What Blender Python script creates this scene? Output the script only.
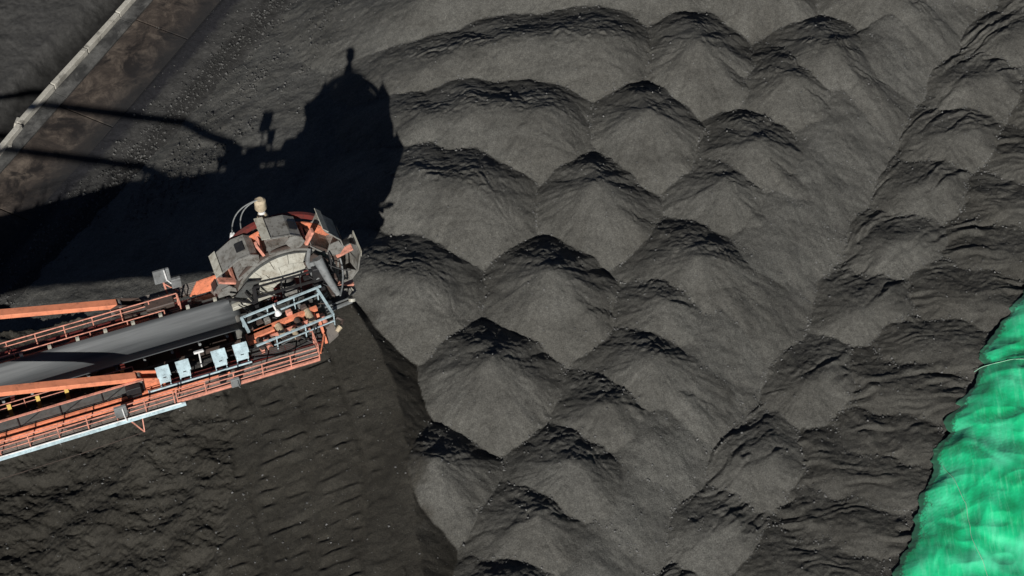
import bpy, math, random
import numpy as np

for _o in list(bpy.data.objects):
    bpy.data.objects.remove(_o)
sc = bpy.context.scene
COL = sc.collection
rng = np.random.default_rng(7)
random.seed(7)
R = math.radians

# ---------------------------------------------------------------- camera
PITCH, FPX, DIST = R(52), 1990.0, 115.0
CAM = np.array([0.0, -DIST*math.cos(PITCH), 8+DIST*math.sin(PITCH)])
cd = bpy.data.cameras.new('camera')
cd.sensor_width = 36
cd.lens = 36*FPX/1024
cd.clip_end = 4000
cam = bpy.data.objects.new('camera', cd)
COL.objects.link(cam)
cam.location = CAM
cam.rotation_euler = (math.pi/2-PITCH, 0, 0)
sc.camera = cam

# ---------------------------------------------------------------- sky, sun, exposure
SUNV = np.array([0.13, 1.63, -1.0])
SUNV = SUNV/np.linalg.norm(SUNV)            # the way the light travels
ELEV = math.asin(-SUNV[2])
wd = bpy.data.worlds.new('World')
sc.world = wd
wd.use_nodes = True
wn = wd.node_tree
bg = wn.nodes['Background']
sky = wn.nodes.new('ShaderNodeTexSky')
sky.sky_type = 'NISHITA'
sky.sun_disc = False
sky.sun_elevation = ELEV
sky.sun_rotation = math.atan2(-SUNV[0], -SUNV[1])
sky.air_density = 0.22
sky.dust_density = 0.1
wn.links.new(sky.outputs[0], bg.inputs[0])
bg.inputs[1].default_value = 0.05
sd = bpy.data.lights.new('sun', 'SUN')
sd.energy = 5.0
sd.angle = R(0.5)
sd.color = (1.0, 0.97, 0.92)
so = bpy.data.objects.new('sun', sd)
COL.objects.link(so)
from mathutils import Vector, Matrix
so.rotation_euler = Vector(SUNV).to_track_quat('-Z', 'Y').to_euler()
sc.view_settings.view_transform = 'Standard'
sc.view_settings.look = 'None'
sc.view_settings.exposure = 0.0
sc.view_settings.gamma = 1.0

# ---------------------------------------------------------------- helpers
FW = np.array([0, math.cos(PITCH), -math.sin(PITCH)])
UPV = np.array([0, math.sin(PITCH), math.cos(PITCH)])
def at(px, py, z):
    """survey helper: the point of the place at height z that the photograph shows at pixel (px, py)"""
    d = FW+np.array([1., 0, 0])*(px-512)/FPX+UPV*(288-py)/FPX
    return CAM+d*((z-CAM[2])/d[2])

def tag(o, label=None, cat=None, group=None, kind=None):
    for k, v in (('label', label), ('category', cat), ('group', group), ('kind', kind)):
        if v:
            o[k] = v
    return o

def empty(name, loc=(0, 0, 0), rz=0.0, parent=None):
    o = bpy.data.objects.new(name, None)
    COL.objects.link(o)
    o.location = loc
    o.rotation_euler = (0, 0, rz)
    if parent:
        o.parent = parent
    return o

def link(name, me, m=None, parent=None):
    o = bpy.data.objects.new(name, me)
    COL.objects.link(o)
    if m is not None and not me.materials:
        me.materials.append(m)
    if parent:
        o.parent = parent
    return o

def np_mesh(name, verts, faces, smooth=True, normals=None, attrs=None):
    me = bpy.data.meshes.new(name)
    n = faces.shape[1]
    me.vertices.add(len(verts))
    me.vertices.foreach_set('co', np.ascontiguousarray(verts, dtype=np.float32).ravel())
    me.loops.add(faces.size)
    me.loops.foreach_set('vertex_index', np.ascontiguousarray(faces, dtype=np.int32).ravel())
    me.polygons.add(len(faces))
    me.polygons.foreach_set('loop_start', np.arange(0, faces.size, n, dtype=np.int32))
    me.polygons.foreach_set('use_smooth', np.full(len(faces), smooth))
    me.update(calc_edges=True)
    if attrs:
        for k, a in attrs.items():
            at_ = me.attributes.new(k, 'FLOAT', 'POINT')
            at_.data.foreach_set('value', np.ascontiguousarray(a, dtype=np.float32))
    if normals is not None:
        me.normals_split_custom_set_from_vertices(normals.tolist())
    return me

# gradient noise in numpy
_perm = rng.permutation(512).astype(np.int64)
_perm = np.concatenate([_perm, _perm, _perm])
_ga = rng.uniform(0, 2*math.pi, 512)
_gx, _gy = np.cos(_ga).astype(np.float32), np.sin(_ga).astype(np.float32)
def noise(x, y, seed=0):
    x = np.asarray(x, dtype=np.float32)+seed*17.31
    y = np.asarray(y, dtype=np.float32)+seed*5.77
    xi, yi = np.floor(x).astype(np.int64), np.floor(y).astype(np.int64)
    fx, fy = x-xi, y-yi
    xi &= 511; yi &= 511
    u, v = fx*fx*fx*(fx*(fx*6-15)+10), fy*fy*fy*(fy*(fy*6-15)+10)
    def g(ix, iy, dx, dy):
        h = _perm[_perm[ix]+iy]
        return _gx[h]*dx+_gy[h]*dy
    a = g(xi, yi, fx, fy); b = g((xi+1) & 511, yi, fx-1, fy)
    c = g(xi, (yi+1) & 511, fx, fy-1); d = g((xi+1) & 511, (yi+1) & 511, fx-1, fy-1)
    a = a+u*(b-a); c = c+u*(d-c)
    return (a+v*(c-a))*1.5
def fbm(x, y, seed=0, octv=4, gain=0.5):
    s, a, f = 0, 1.0, 1.0
    for k in range(octv):
        s = s+a*noise(x*f, y*f, seed+k*3)
        a *= gain; f *= 2.03
    return s
def sstep(a, b, x):
    t = np.clip((x-a)/(b-a), 0, 1)
    return t*t*(3-2*t)
def ridge(x, y, seed=0, octv=3):
    s, a, f = 0, 1.0, 1.0
    for k in range(octv):
        s = s+a*(1-np.abs(noise(x*f, y*f, seed+k*3)))
        a *= 0.5; f *= 2.1
    return s
def wave(t):
    """rounded ripple with a steeper far side, -0.5..0.5"""
    p = 2*math.pi*t
    return 0.5*np.sin(p+0.55*np.sin(p))
def saw(t, w=0.22):
    """0..1 ramp with a quick fall over the last w of each period"""
    f = t-np.floor(t)
    return np.where(f < 1-w, f/(1-w), (1-f)/w)

# material helpers
def new_mat(name):
    m = bpy.data.materials.new(name)
    m.use_nodes = True
    nt = m.node_tree
    return m, nt, nt.nodes['Principled BSDF']
def nd(nt, t, **kw):
    n = nt.nodes.new(t)
    for k, v in kw.items():
        if k in n.inputs:
            n.inputs[k].default_value = v
        else:
            setattr(n, k, v)
    return n
def ramp(nt, fac, stops):
    r = nt.nodes.new('ShaderNodeValToRGB')
    e = r.color_ramp.elements
    while len(e) < len(stops):
        e.new(0.5)
    for k, (p, c) in enumerate(stops):
        e[k].position = p
        e[k].color = (*c, 1) if len(c) == 3 else c
    nt.links.new(fac, r.inputs[0])
    return r.outputs[0]
def mix(nt, fac, a, b, mode='MIX'):
    m = nt.nodes.new('ShaderNodeMix')
    m.data_type = 'RGBA'
    m.blend_type = mode
    for s, v in ((m.inputs[0], fac), (m.inputs[6], a), (m.inputs[7], b)):
        if hasattr(v, 'links'):
            nt.links.new(v, s)
        elif isinstance(v, (int, float)):
            s.default_value = v
        else:
            s.default_value = (*v, 1)
    return m.outputs[2]
def tex(nt, scale, detail=4, rough=0.55, vec=None, dist=0.0):
    t = nt.nodes.new('ShaderNodeTexNoise')
    t.inputs['Scale'].default_value = scale
    t.inputs['Detail'].default_value = detail
    t.inputs['Roughness'].default_value = rough
    t.inputs['Distortion'].default_value = dist
    if vec is not None:
        nt.links.new(vec, t.inputs['Vector'])
    return t.outputs['Fac']
def objco(nt):
    return nt.nodes.new('ShaderNodeTexCoord').outputs['Object']
def bump(nt, b, h, strength, dist, prev=None):
    n = nt.nodes.new('ShaderNodeBump')
    n.inputs['Strength'].default_value = strength
    n.inputs['Distance'].default_value = dist
    nt.links.new(h, n.inputs['Height'])
    if prev is not None:
        nt.links.new(prev, n.inputs['Normal'])
    nt.links.new(n.outputs[0], b.inputs['Normal'])
    return n.outputs[0]

def coal_mat(name, dark, light, tint=(0.5, 0.5, 0.5), grain=1.0, spec=0.25, rough=0.8, attr=False):
    m, nt, b = new_mat(name)
    co = objco(nt)
    c1 = ramp(nt, tex(nt, 0.35, 5, 0.6, co), [(0.3, dark), (0.7, light)])
    c2 = mix(nt, 0.45, c1, ramp(nt, tex(nt, 4.0, 6, 0.75, co), [(0.3, (0.2,)*3), (0.72, (0.84,)*3)]), 'OVERLAY')
    c2 = mix(nt, 0.6, c2, ramp(nt, tex(nt, 13.0, 4, 0.8, co), [(0.32, (0.1,)*3), (0.7, (0.92,)*3)]), 'OVERLAY')
    if attr:
        a = nd(nt, 'ShaderNodeAttribute', attribute_name='fresh')
        c2 = mix(nt, a.outputs['Fac'], c2, mix(nt, 1.0, c2, (0.38, 0.355, 0.315), 'MULTIPLY'))
    if attr:
        a = nd(nt, 'ShaderNodeAttribute', attribute_name='tone')
        mr = nd(nt, 'ShaderNodeMapRange')
        nt.links.new(a.outputs['Fac'], mr.inputs[0])
        mr.inputs[1].default_value = -0.8; mr.inputs[2].default_value = 0.9
        c2 = mix(nt, mr.outputs[0], mix(nt, 1.0, c2, (0.80, 0.79, 0.765), 'MULTIPLY'), mix(nt, 1.0, c2, (1.20, 1.22, 1.225), 'MULTIPLY'))
    # scattered pale grains
    v = nd(nt, 'ShaderNodeTexVoronoi', Scale=7.0)
    nt.links.new(co, v.inputs['Vector'])
    g = ramp(nt, v.outputs['Distance'], [(0.0, (1,)*3), (0.07, (1,)*3), (0.11, (0,)*3)])
    sel = ramp(nt, tex(nt, 23.0, 2, 0.5, co), [(0.60, (0,)*3), (0.66, (1,)*3)])
    g = mix(nt, 1.0, g, sel, 'MULTIPLY')
    c2 = mix(nt, g, c2, (0.14, 0.14, 0.135))
    nt.links.new(c2, b.inputs['Base Color'])
    b.inputs['Roughness'].default_value = rough
    b.inputs['Specular IOR Level'].default_value = spec
    n1 = bump(nt, b, tex(nt, 4.0, 8, 0.75, co), 0.42*grain, 0.10)
    bump(nt, b, tex(nt, 12.0, 5, 0.75, co), 0.75*grain, 0.07, n1)
    return m

M_HEAP = coal_mat('dry coal', (0.066, 0.0638, 0.0575), (0.102, 0.099, 0.090), attr=True)
M_SLOPE = coal_mat('coal slope', (0.074, 0.072, 0.066), (0.106, 0.1035, 0.095), attr=True)
M_FRESH = M_HEAP
M_LUMP = coal_mat('coal lumps', (0.055, 0.055, 0.053), (0.12, 0.12, 0.115), grain=0.4, spec=0.5, rough=0.5)

# ---------------------------------------------------------------- terrain
GX0, GX1, GY0, GY1, GS = -47.0, 43.0, -24.0, 46.0, 0.08
gx = np.arange(GX0, GX1+1e-6, GS)
gy = np.arange(GY0, GY1+1e-6, GS)
X, Y = np.meshgrid(gx, gy)
X = X.astype(np.float32); Y = Y.astype(np.float32)
SH = X.shape
WX = X+0.24*fbm(X*0.45, Y*0.45, 1, 4)       # warped coordinates keep every edge uneven
WY = Y+0.24*fbm(X*0.45, Y*0.45, 9, 4)

# yard level and the long flank of the stockpile
f0, f1 = at(300, 0, 0), at(120, 190, 0)
fd = (f0-f1)[:2]/np.linalg.norm((f0-f1)[:2])
fn = np.array([fd[1], -fd[0]])              # towards the stockpile
def foot_s(x, y):
    return (x-f0[0])*fn[0]+(y-f0[1])*fn[1]
s_ = foot_s(WX, WY)
s0 = foot_s(X, Y)+0.07*((X-f0[0])*fd[0]+(Y-f0[1])*fd[1]+6.18)*sstep(-2.0, -4.5, foot_s(X, Y))
ZG = 0.06*fbm(X*0.8, Y*0.8, 20, 4)*np.maximum(sstep(-4.4, -3.0, s0), sstep(-11, -12.5, s0))-1.4*sstep(-13.4, -11.8, s0+0.15*fbm(X*0.5, Y*0.5, 24, 3))*sstep(-9.6, -10.1, s0)-0.1*sstep(-10, -9.6, s0)*sstep(-4.3, -4.7, s0)
ZG = ZG+0.25*sstep(-13, -20, s0)*(1+fbm(X*0.25, Y*0.25, 26, 4))
def smin(a, b, k=1.5):
    return -np.logaddexp(-a*k, -b*k)/k
ZF = smin(smin(s_*0.37, 7.3+0*s_), np.maximum(7.6-(s_-17)*0.5, 3.2))
ZF = np.where(s_ > -4, ZF, -50)
ZF = ZF+sstep(0.5, 3, s_)*(0.09*fbm(X*0.35, Y*0.35, 31, 3)+0.02*fbm(X*1.5, Y*1.5, 33, 3))
Z = np.maximum(ZG, ZF)
ID = np.where(ZF > ZG, 1, 0).astype(np.int32)

# heaps: each a crest line (pixels of the survey, heights) with slopes at the angle of repose
HEAPS = []
def heap(row, pts, sl=0.70, rnd=0.5, nf=1.0):
    HEAPS.append(dict(row=row, p=[at(x, y, z) for x, y, z in pts], z=max(q[2] for q in pts), sl=sl, rnd=rnd, nf=nf, py=pts[0][1]))
hr_ = random.Random(11)
J = lambda a: hr_.uniform(-a, a)
# row A: long ridges that run back to the flank
for px, py, z, ex, ey, ez in ((580, 30, 9.7, -150, 20, -1.6), (518, 106, 9.7, -90, 2, -1.1), (450, 178, 9.7, -48, -4, -0.7),
                              (392, 272, 9.6, -40, -4, -0.5), (640, -45, 9.6, -210, 30, -1.6), (715, -110, 9.6, -210, 40, -1.6)):
    heap('A', [(px+64, py+56, z-1.9), (px+20, py+6, z+0.25), (px+ex*0.45, py+ey*0.45+2, z+ez*0.5), (px+ex, py+ey+12, z+ez*1.5)], 0.66, 0.7, 0.78)
# row B: pointed heaps with a crest that drops to the right
for px, py, z in ((755, -45, 10.1), (698, 42, 10.2), (642, 110, 10.0), (600, 188, 10.2), (550, 272, 10.1), (491, 364, 10.1), (430, 462, 9.8), (368, 570, 9.4), (305, 700, 9.2)):
    px, py, z = px+J(5), py+J(4), z+J(.2)
    heap('B', [(px, py-3, z), (px-5+J(3), py-15+J(3), z-0.5), (px, py-3, z), (px+30+J(6), py+36+J(5), z-1.45)], 0.68+J(.03), 0.3, 0.93)
# row C: closely dropped heaps, long right flank
for px, py, z in ((900, -85, 9.8), (858, -28, 9.9), (812, 40, 9.9), (770, 80, 9.5), (732, 142, 9.9), (706, 184, 9.6), (672, 254, 9.9), (652, 296, 9.4),
                  (626, 350, 9.8), (588, 404, 9.6), (555, 460, 9.8), (520, 522, 9.5), (492, 588, 9.7), (455, 655, 9.6)):
    px, py, z = px+J(6), py+J(6), z+J(.15)
    heap('C', [(px+20+J(4), py+1, z-0.2), (px+15, py-11, z-0.7), (px+20, py+1, z-0.2), (px+48, py+36, z-1.3), (px+66, py+54, z-2.35)], 0.62+J(.03), 0.4, 0.9)
# row D: narrow streaked heaps whose crests run up to the right
for px, py, z in ((1070, -60, 7.6), (1036, -8, 7.6), (1003, 36, 7.7), (968, 82, 7.7), (942, 134, 7.7), (915, 184, 7.6), (888, 242, 7.6), (858, 304, 7.5), (804, 380, 7.5), (742, 462, 7.7), (697, 530, 7.7), (650, 612, 7.7)):
    heap('D', [(px, py+4, z-0.35), (px-26, py+20, z-1.1), (px, py+4, z-0.35), (px+28, py-6, z-0.4)], 0.56+J(.03), 0.35, 0.62)
# row E: wavy arched crests next to the tarpaulin
for px, py in ((1055, 108), (1025, 156), (1003, 204), (985, 250), (945, 292), (915, 344), (885, 388), (876, 438), (842, 474), (822, 524), (786, 572), (756, 628), (1088, 46), (1115, -10)):
    heap('E', [(px+J(10), py+4, 7.0+J(.2)), (px-42+J(8), py+26, 5.9), (px, py+4, 7.0), (px+44+J(8), py+8, 7.35), (px+90, py+22, 7.4)], 0.44+J(.04), 0.6, 0.66)
# further heaps under the tarpaulin
for px, py in ((1085, 330), (1045, 400), (1020, 460), (985, 520), (960, 590), (1130, 250), (1160, 180), (1110, 450), (1080, 540), (1040, 620), (1180, 350), (1200, 80)):
    heap('T', [(px, py, 8.4), (px+60, py-10, 8.6)], 0.45, 1.2)

HB = np.full(SH, -50, np.float32)            # heap union
HI = np.full(SH, -1, np.int32)
TONE = (0.5*fbm(X*0.25, Y*0.25, 170, 4)).astype(np.float32)
for k, h in enumerate(HEAPS):
    P_ = h['p']
    rad = (h['z']-2.5)/h['sl']+1.0
    xs_, ys_ = [q[0] for q in P_], [q[1] for q in P_]
    j0 = max(0, int((min(xs_)-rad-GX0)/GS)); j1 = min(SH[1], int((max(xs_)+rad-GX0)/GS))
    i0 = max(0, int((min(ys_)-rad-GY0)/GS)); i1 = min(SH[0], int((max(ys_)+rad-GY0)/GS))
    if j1 <= j0 or i1 <= i0:
        continue
    W = (slice(i0, i1), slice(j0, j1))
    x, y, wx, wy = X[W], Y[W], WX[W], WY[W]
    z = None
    for a, b in zip(P_[:-1], P_[1:]):
        ab = (b-a)[:2]
        t = np.clip(((wx-a[0])*ab[0]+(wy-a[1])*ab[1])/max(float(ab@ab), 1e-6), 0, 1)
        ux, uy = wx-a[0]-t*ab[0], wy-a[1]-t*ab[1]
        uy = np.where(uy > 0, uy*h['nf'], uy)
        ur = np.sqrt(ux*ux+uy*uy)
        uz = a[2]+t*(b[2]-a[2])-h['sl']*(np.sqrt(ur*ur+h['rnd']**2)-h['rnd'])
        if z is None:
            z, dx, dy, r = uz, ux, uy, ur
        else:
            g_ = uz > z
            z, dx, dy, r = np.where(g_, uz, z), np.where(g_, ux, dx), np.where(g_, uy, dy), np.where(g_, ur, r)
    th = np.arctan2(dy, dx)
    row = h['row']
    # slip gullies that run down from the crest
    ga = np.arctan2(y-P_[0][1], x-P_[0][0])
    gr = np.hypot(x-P_[0][0], y-P_[0][1])
    gul = noise(ga*5, gr*0.16, 40+k)+0.6*noise(ga*13, gr*0.25, 41+k)
    z = z+0.036*gul*sstep(0.3, 1.5, r)*sstep(7, 2.5, r)
    wob = 0.8*fbm(x*0.6, y*0.6, 60+k, 3)
    north = sstep(-0.2, 0.6, (dy*0.9+dx*0.3)/(r+0.2))
    if row in 'ABC':
        per = {'A': 0.95, 'B': 0.8, 'C': 0.75}[row]
        ter = saw((r+wob)/per)-0.5
        z = z-{'A': 0.15, 'B': 0.10, 'C': 0.11}[row]*ter*(0.25+0.75*north)*sstep(3.2, 0.8, r)*np.clip(noise(x*0.5, y*0.5, 77+k)*1.3+0.5, 0, 1)
    elif row == 'D':
        al, ac = 0.75*x+0.66*y, -0.66*x+0.75*y
        q = ac+0.5*fbm(al*0.25, ac*0.6, 90+k, 3)+0.10*noise(al*1.5, ac*1.5, 92)
        ter = 0.75*(saw(q/1.15, 0.42)-0.5)+0.3*wave(q/0.5+2*noise(al*0.3, ac*0.3, 93))
        z = z+0.30*ter*np.clip(-0.05+1.5*noise(al*0.2, ac*0.45, 95+k)+0.7*north, 0, 1.0)
    elif row == 'E':
        q = y+0.10*np.abs(dx)+0.9*fbm(x*0.22, y*0.4, 97, 3)
        z = z+0.26*wave(q/1.25)*np.clip(0.30+1.3*noise(x*0.3, y*0.4, 99+k), 0, 1)+0.10*wave(q/0.55+noise(x*0.3, y*0.3, 101))*np.clip(0.2+noise(x*0.5, y*0.5, 103+k), 0, 1)
    grit = 0.055*fbm(x*1.7, y*2.3, 320, 3, 0.75)+0.03*ridge(x*1.2+0.5*y, y*3.0, 325, 2)
    z = z+grit*(0.15+0.85*north)*sstep(4.5, 0.8, r)*(0.6 if row in 'DE' else 0.85)
    up = z > HB[W]
    tn = (0.30*noise(ga*7, gr*0.12, 300+k)+0.22*noise(ga*21, gr*0.3, 301+k))*sstep(0.5, 2.5, gr)+0.35*noise(x*0.3, y*0.3, 302)+0.25*sstep(3.5, 7.0, gr)+J(.15)
    TONE[W] = np.where(up, tn, TONE[W])
    HI[W] = np.where(up, k, HI[W]); HB[W] = np.where(up, z, HB[W])
ck = sorted([k for k, h in enumerate(HEAPS) if h['row'] == 'C'], key=lambda k: HEAPS[k]['p'][0][1])
cyv = np.array([HEAPS[k]['p'][0][1] for k in ck]); cxv = np.array([HEAPS[k]['p'][0][0] for k in ck])
cpoly = np.polyfit(cyv, cxv, 2)
de = (WX-np.polyval(cpoly, WY))*0.83+0.25*fbm(X*0.2, Y*0.2, 350, 3)
ZCF = 9.78-0.588*de+0.03*fbm(X*0.9, Y*0.9, 352, 3)+0.26*noise((WY+0.75*de)*0.36, de*0.05, 357)*sstep(9, 2, de)-0.24*np.maximum(3.4-de, 0)**2
near = np.array(ck)[np.clip(np.searchsorted((cyv[1:]+cyv[:-1])/2, WY+0.55*np.maximum(de, 0)), 0, len(ck)-1)]
up = ZCF > HB
TONE = np.where(up, 0.45+0.3*fbm(X*0.5, Y*0.25, 355, 4), TONE)  # right flank lightened in the colour to offset its weaker sunlight
HI = np.where(up, near, HI); HB = np.where(up, ZCF, HB)
up = HB > Z
Z = np.where(up, HB, Z); ID = np.where(up, HI+3, ID)

# the cut that the wheel has dug: a curved rim, a steep face below it and a raked floor
rim = np.array([at(px, py, z)[:2] for px, py, z in ((345, 300, 8.6), (362, 322, 8.6), (380, 350, 8.6), (394, 384, 8.6), (403, 420, 8.5), (409, 470, 8.3), (416, 530, 8.1), (426, 590, 8), (438, 650, 8))])
ro = np.argsort(rim[:, 1])
wb = 0.18*fbm(X*0.7, Y*0.7, 110, 3)
xr = np.interp(Y+wb, rim[ro, 1], rim[ro, 0]).astype(np.float32)
yn = rim[0, 1]+0.16*(X-rim[0, 0])+wb
e_ = smin(xr-X+wb, (yn-Y)*1.0, 0.9)           # metres inside the cut
zc0 = 8.75+0.03*(Y+12)
dw = xr-X+wb
ZC = zc0+np.where(dw < 0, dw*0.78, 0)-np.clip(dw, 0, 3.0)*0.30-np.clip(dw-3.0, 0, 30)*0.33-0.55*np.logaddexp(0, (Y-yn)*1.5)/1.5
ZC = np.maximum(ZC, 1.8+0.02*(Y+20))
col = (xr-X)/2.7+0.25*noise(X*0.15, Y*0.15, 120)
ci = np.floor(col)
rake = (Y*1.0-0.20*X)/0.92+0.37*ci+0.10*noise(X*0.5, Y*0.5, 121)+0.05*noise(X*2, Y*2, 122)
dash = saw(rake, 0.22)-0.5
smooth = sstep(9.8, 9.3, xr-X+0.8*noise(Y*0.3, X*0.1, 125)+0.10*(Y+10)*(Y < -10))
dm = np.clip(2.0*noise(X*0.8, Y*0.9, 130)+0.35, 0, 1)*sstep(0.5, 0.3, np.abs(col-ci-0.5))*sstep(1.0, 2.5, e_)*smooth
ZC = ZC+0.17*dash*dm-0.09*sstep(0.36, 0.5, np.abs(col-ci-0.5))*smooth*sstep(1.0, 2.5, dw)+0.22*fbm(X*0.2, Y*0.12, 148, 2)*smooth
rough = 1-smooth
ZC = ZC+rough*(0.42*fbm(X*0.24, Y*0.34, 140, 3, 0.5)+0.09*fbm(X*1.1+0.4*Y, Y*1.5, 143, 4, 0.75)+0.05*ridge(X*0.6+0.5*Y, Y*1.3-0.3*X, 146, 3))
ZC = np.where(e_ > 0, np.minimum(ZC, np.maximum(s_, 0)*0.5), ZC)
ZIN = np.maximum(ZC, np.minimum(Z, ZC+1.2-e_*1.1))
ZC = np.where(e_ > 0, np.where(ZIN > ZC, ZIN, ZC), ZC)
cut = ((e_ > 0) | (ZC > Z)) & (s_ > 1.0) & (Y < rim[0, 1]+6) & (e_ > -6)
Z = np.where(cut, ZC, Z); ID = np.where(cut, 2, ID)

# fine relief everywhere except on the yard
coarse = Z.copy()
fine = 0.022*fbm(X*1.3, Y*1.3, 150, 4, 0.65)+0.012*ridge(X*1.4, Y*2.2, 155, 2)
Z = Z+np.where(ID > 0, fine, 0)
FRESH = np.where(ID == 2, np.clip(0.9+0.1*smooth+0.25*fbm(X*0.3, Y*0.3, 160, 3), 0.4, 1.1), 0)
FRESH = np.maximum(FRESH, sstep(1.3, 0.0, -e_+0.7*fbm(X*0.8, Y*0.8, 165, 4))*np.where((ID >= 2) & (Y < rim[0, 1]), 0.95, 0))
isE = np.isin(HI, [k for k, h in enumerate(HEAPS) if h['row'] in 'ET']) & (ID > 2)
FRESH = np.where(isE, 0.35+0.15*fbm(X*0.4, Y*0.4, 162, 3), FRESH)

TEDGE = [(1052, 235), (1040, 262), (1024, 290), (1005, 318), (979, 352), (984, 361), (972, 385), (946, 420), (950, 431), (936, 450), (934, 476), (920, 492), (917, 515), (911, 541), (897, 566), (880, 610), (862, 660)]
ew = np.array([at(x, y, 7.6)[:2] for x, y in TEDGE])
ins = X-np.interp(Y, ew[::-1, 1], ew[::-1, 0]).astype(np.float32)
ins = np.where((Y < ew[0, 1]), ins, -1)
ZTOP = Z.copy()
Z = Z-1.1*sstep(0.3, 1.8, ins)
gyv, gxv = np.gradient(Z, GS)
NRM = np.stack([-gxv, -gyv, np.ones_like(Z)], -1)
NRM /= np.linalg.norm(NRM, axis=-1, keepdims=True)
VID = ID[:-1, :-1]
IDX = np.arange(SH[0]*SH[1]).reshape(SH)
QUAD = np.stack([IDX[:-1, :-1], IDX[:-1, 1:], IDX[1:, 1:], IDX[1:, :-1]], -1)
VCO = np.stack([X, Y, Z], -1).reshape(-1, 3)
NF = NRM.reshape(-1, 3); FF = FRESH.reshape(-1); TF = TONE.reshape(-1)
def patch(name, mask, m):
    q = QUAD[mask]
    if len(q) == 0:
        return None
    u, inv = np.unique(q, return_inverse=True)
    me = np_mesh(name, VCO[u], inv.reshape(-1, 4), True, NF[u], {'fresh': FF[u], 'tone': TF[u]})
    return link(name, me, m)
def height(x, y):
    i = np.clip(((np.asarray(y)-GY0)/GS).round().astype(int), 0, SH[0]-1)
    j = np.clip(((np.asarray(x)-GX0)/GS).round().astype(int), 0, SH[1]-1)
    return Z[i, j]

# yard surface: colour bands of dust, wet ruts, gravel and painted ditch shade that lie along the track
def yard_mat():
    m, nt, b = new_mat('yard ground')
    geo = nt.nodes.new('ShaderNodeNewGeometry')
    co = geo.outputs['Position']
    dot = nd(nt, 'ShaderNodeVectorMath', operation='DOT_PRODUCT')
    nt.links.new(co, dot.inputs[0])
    dot.inputs[1].default_value = (fn[0]+0.05*fd[0], fn[1]+0.05*fd[1], 0)
    ad = nd(nt, 'ShaderNodeMath', operation='ADD')
    nt.links.new(dot.outputs['Value'], ad.inputs[0])
    ad.inputs[1].default_value = -(f0[0]*fn[0]+f0[1]*fn[1])-0.05*(f0[0]*fd[0]+f0[1]*fd[1])+0.05*6.18
    n1 = tex(nt, 0.5, 5, 0.6, co)
    w = nd(nt, 'ShaderNodeMath', operation='MULTIPLY_ADD')
    nt.links.new(n1, w.inputs[0]); w.inputs[1].default_value = 1.6
    nt.links.new(ad.outputs[0], w.inputs[2])
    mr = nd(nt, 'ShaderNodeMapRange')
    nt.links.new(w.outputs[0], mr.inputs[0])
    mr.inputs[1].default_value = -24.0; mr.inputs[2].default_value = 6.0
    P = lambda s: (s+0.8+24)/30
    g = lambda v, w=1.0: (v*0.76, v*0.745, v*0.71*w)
    c = ramp(nt, mr.outputs[0], [(0.0, g(.08)), (P(-12.8), g(.07)), (P(-11.9), g(.022)), (P(-9.6), g(.03)), (P(-4.9), (0.020, 0.020, 0.022)), (P(-3.6), (0.022, 0.022, 0.025)),  # near-black ditch stops paint in the kerb wall's shadow
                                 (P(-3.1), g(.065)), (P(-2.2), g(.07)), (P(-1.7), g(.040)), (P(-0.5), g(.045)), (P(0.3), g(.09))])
    c = mix(nt, 0.6, c, ramp(nt, tex(nt, 3.5, 7, 0.75, co), [(0.3, (0.2,)*3), (0.7, (0.85,)*3)]), 'OVERLAY')
    nt.links.new(c, b.inputs['Base Color'])
    b.inputs['Roughness'].default_value = 0.85
    b.inputs['Specular IOR Level'].default_value = 0.2
    n = bump(nt, b, tex(nt, 4.0, 8, 0.75, co), 0.5, 0.12)
    bump(nt, b, tex(nt, 22.0, 4, 0.7, co), 0.4, 0.04, n)
    return m
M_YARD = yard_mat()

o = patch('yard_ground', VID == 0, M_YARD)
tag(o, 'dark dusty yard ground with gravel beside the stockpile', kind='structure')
o = patch('coal_slope', VID == 1, M_SLOPE)
tag(o, 'long grey flank of the coal stockpile down to the yard', kind='structure')
o = patch('coal_bench', VID == 2, M_FRESH)
tag(o, 'dark freshly dug coal bench below the boom', kind='structure')
ORD = ['topmost', 'second', 'third', 'fourth', 'fifth', 'sixth', 'seventh', 'eighth', 'ninth', 'tenth', 'eleventh', 'twelfth', 'thirteenth', 'fourteenth']
ROWS = {'A': ('coal_heap', 'long ridged coal heap, {} from the top in the row nearest the bucket wheel', 'ridged heaps nearest the bucket wheel'),
        'B': ('coal_heap', 'pointed coal heap, {} from the top in the second row from the bucket wheel', 'pointed coal heaps'),
        'C': ('coal_heap', 'coal heap with long smooth right flank, {} from the top in the middle row', 'close-set heaps of the middle row'),
        'D': ('coal_heap', 'small coal heap with diagonal streaks, {} from the top in the narrow row', 'small streaked heaps'),
        'E': ('coal_heap', 'low wavy dark coal heap, {} from the top in the row along the green tarpaulin', 'wavy heaps along the tarpaulin')}
TMASK = np.zeros_like(VID, bool)
ii, jj = np.indices(VID.shape)
cx, cy, cz = (GX0+jj*GS), (GY0+ii*GS), Z[:-1, :-1]
qy_ = cy-CAM[1]; qz_ = cz-CAM[2]
wv = qy_*FW[1]+qz_*FW[2]
PXg = 512+FPX*cx/wv
PYg = 288-FPX*(qy_*UPV[1]+qz_*UPV[2])/wv
INV = (PXg > 4) & (PXg < 1020) & (PYg > 4) & (PYg < 572)
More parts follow.
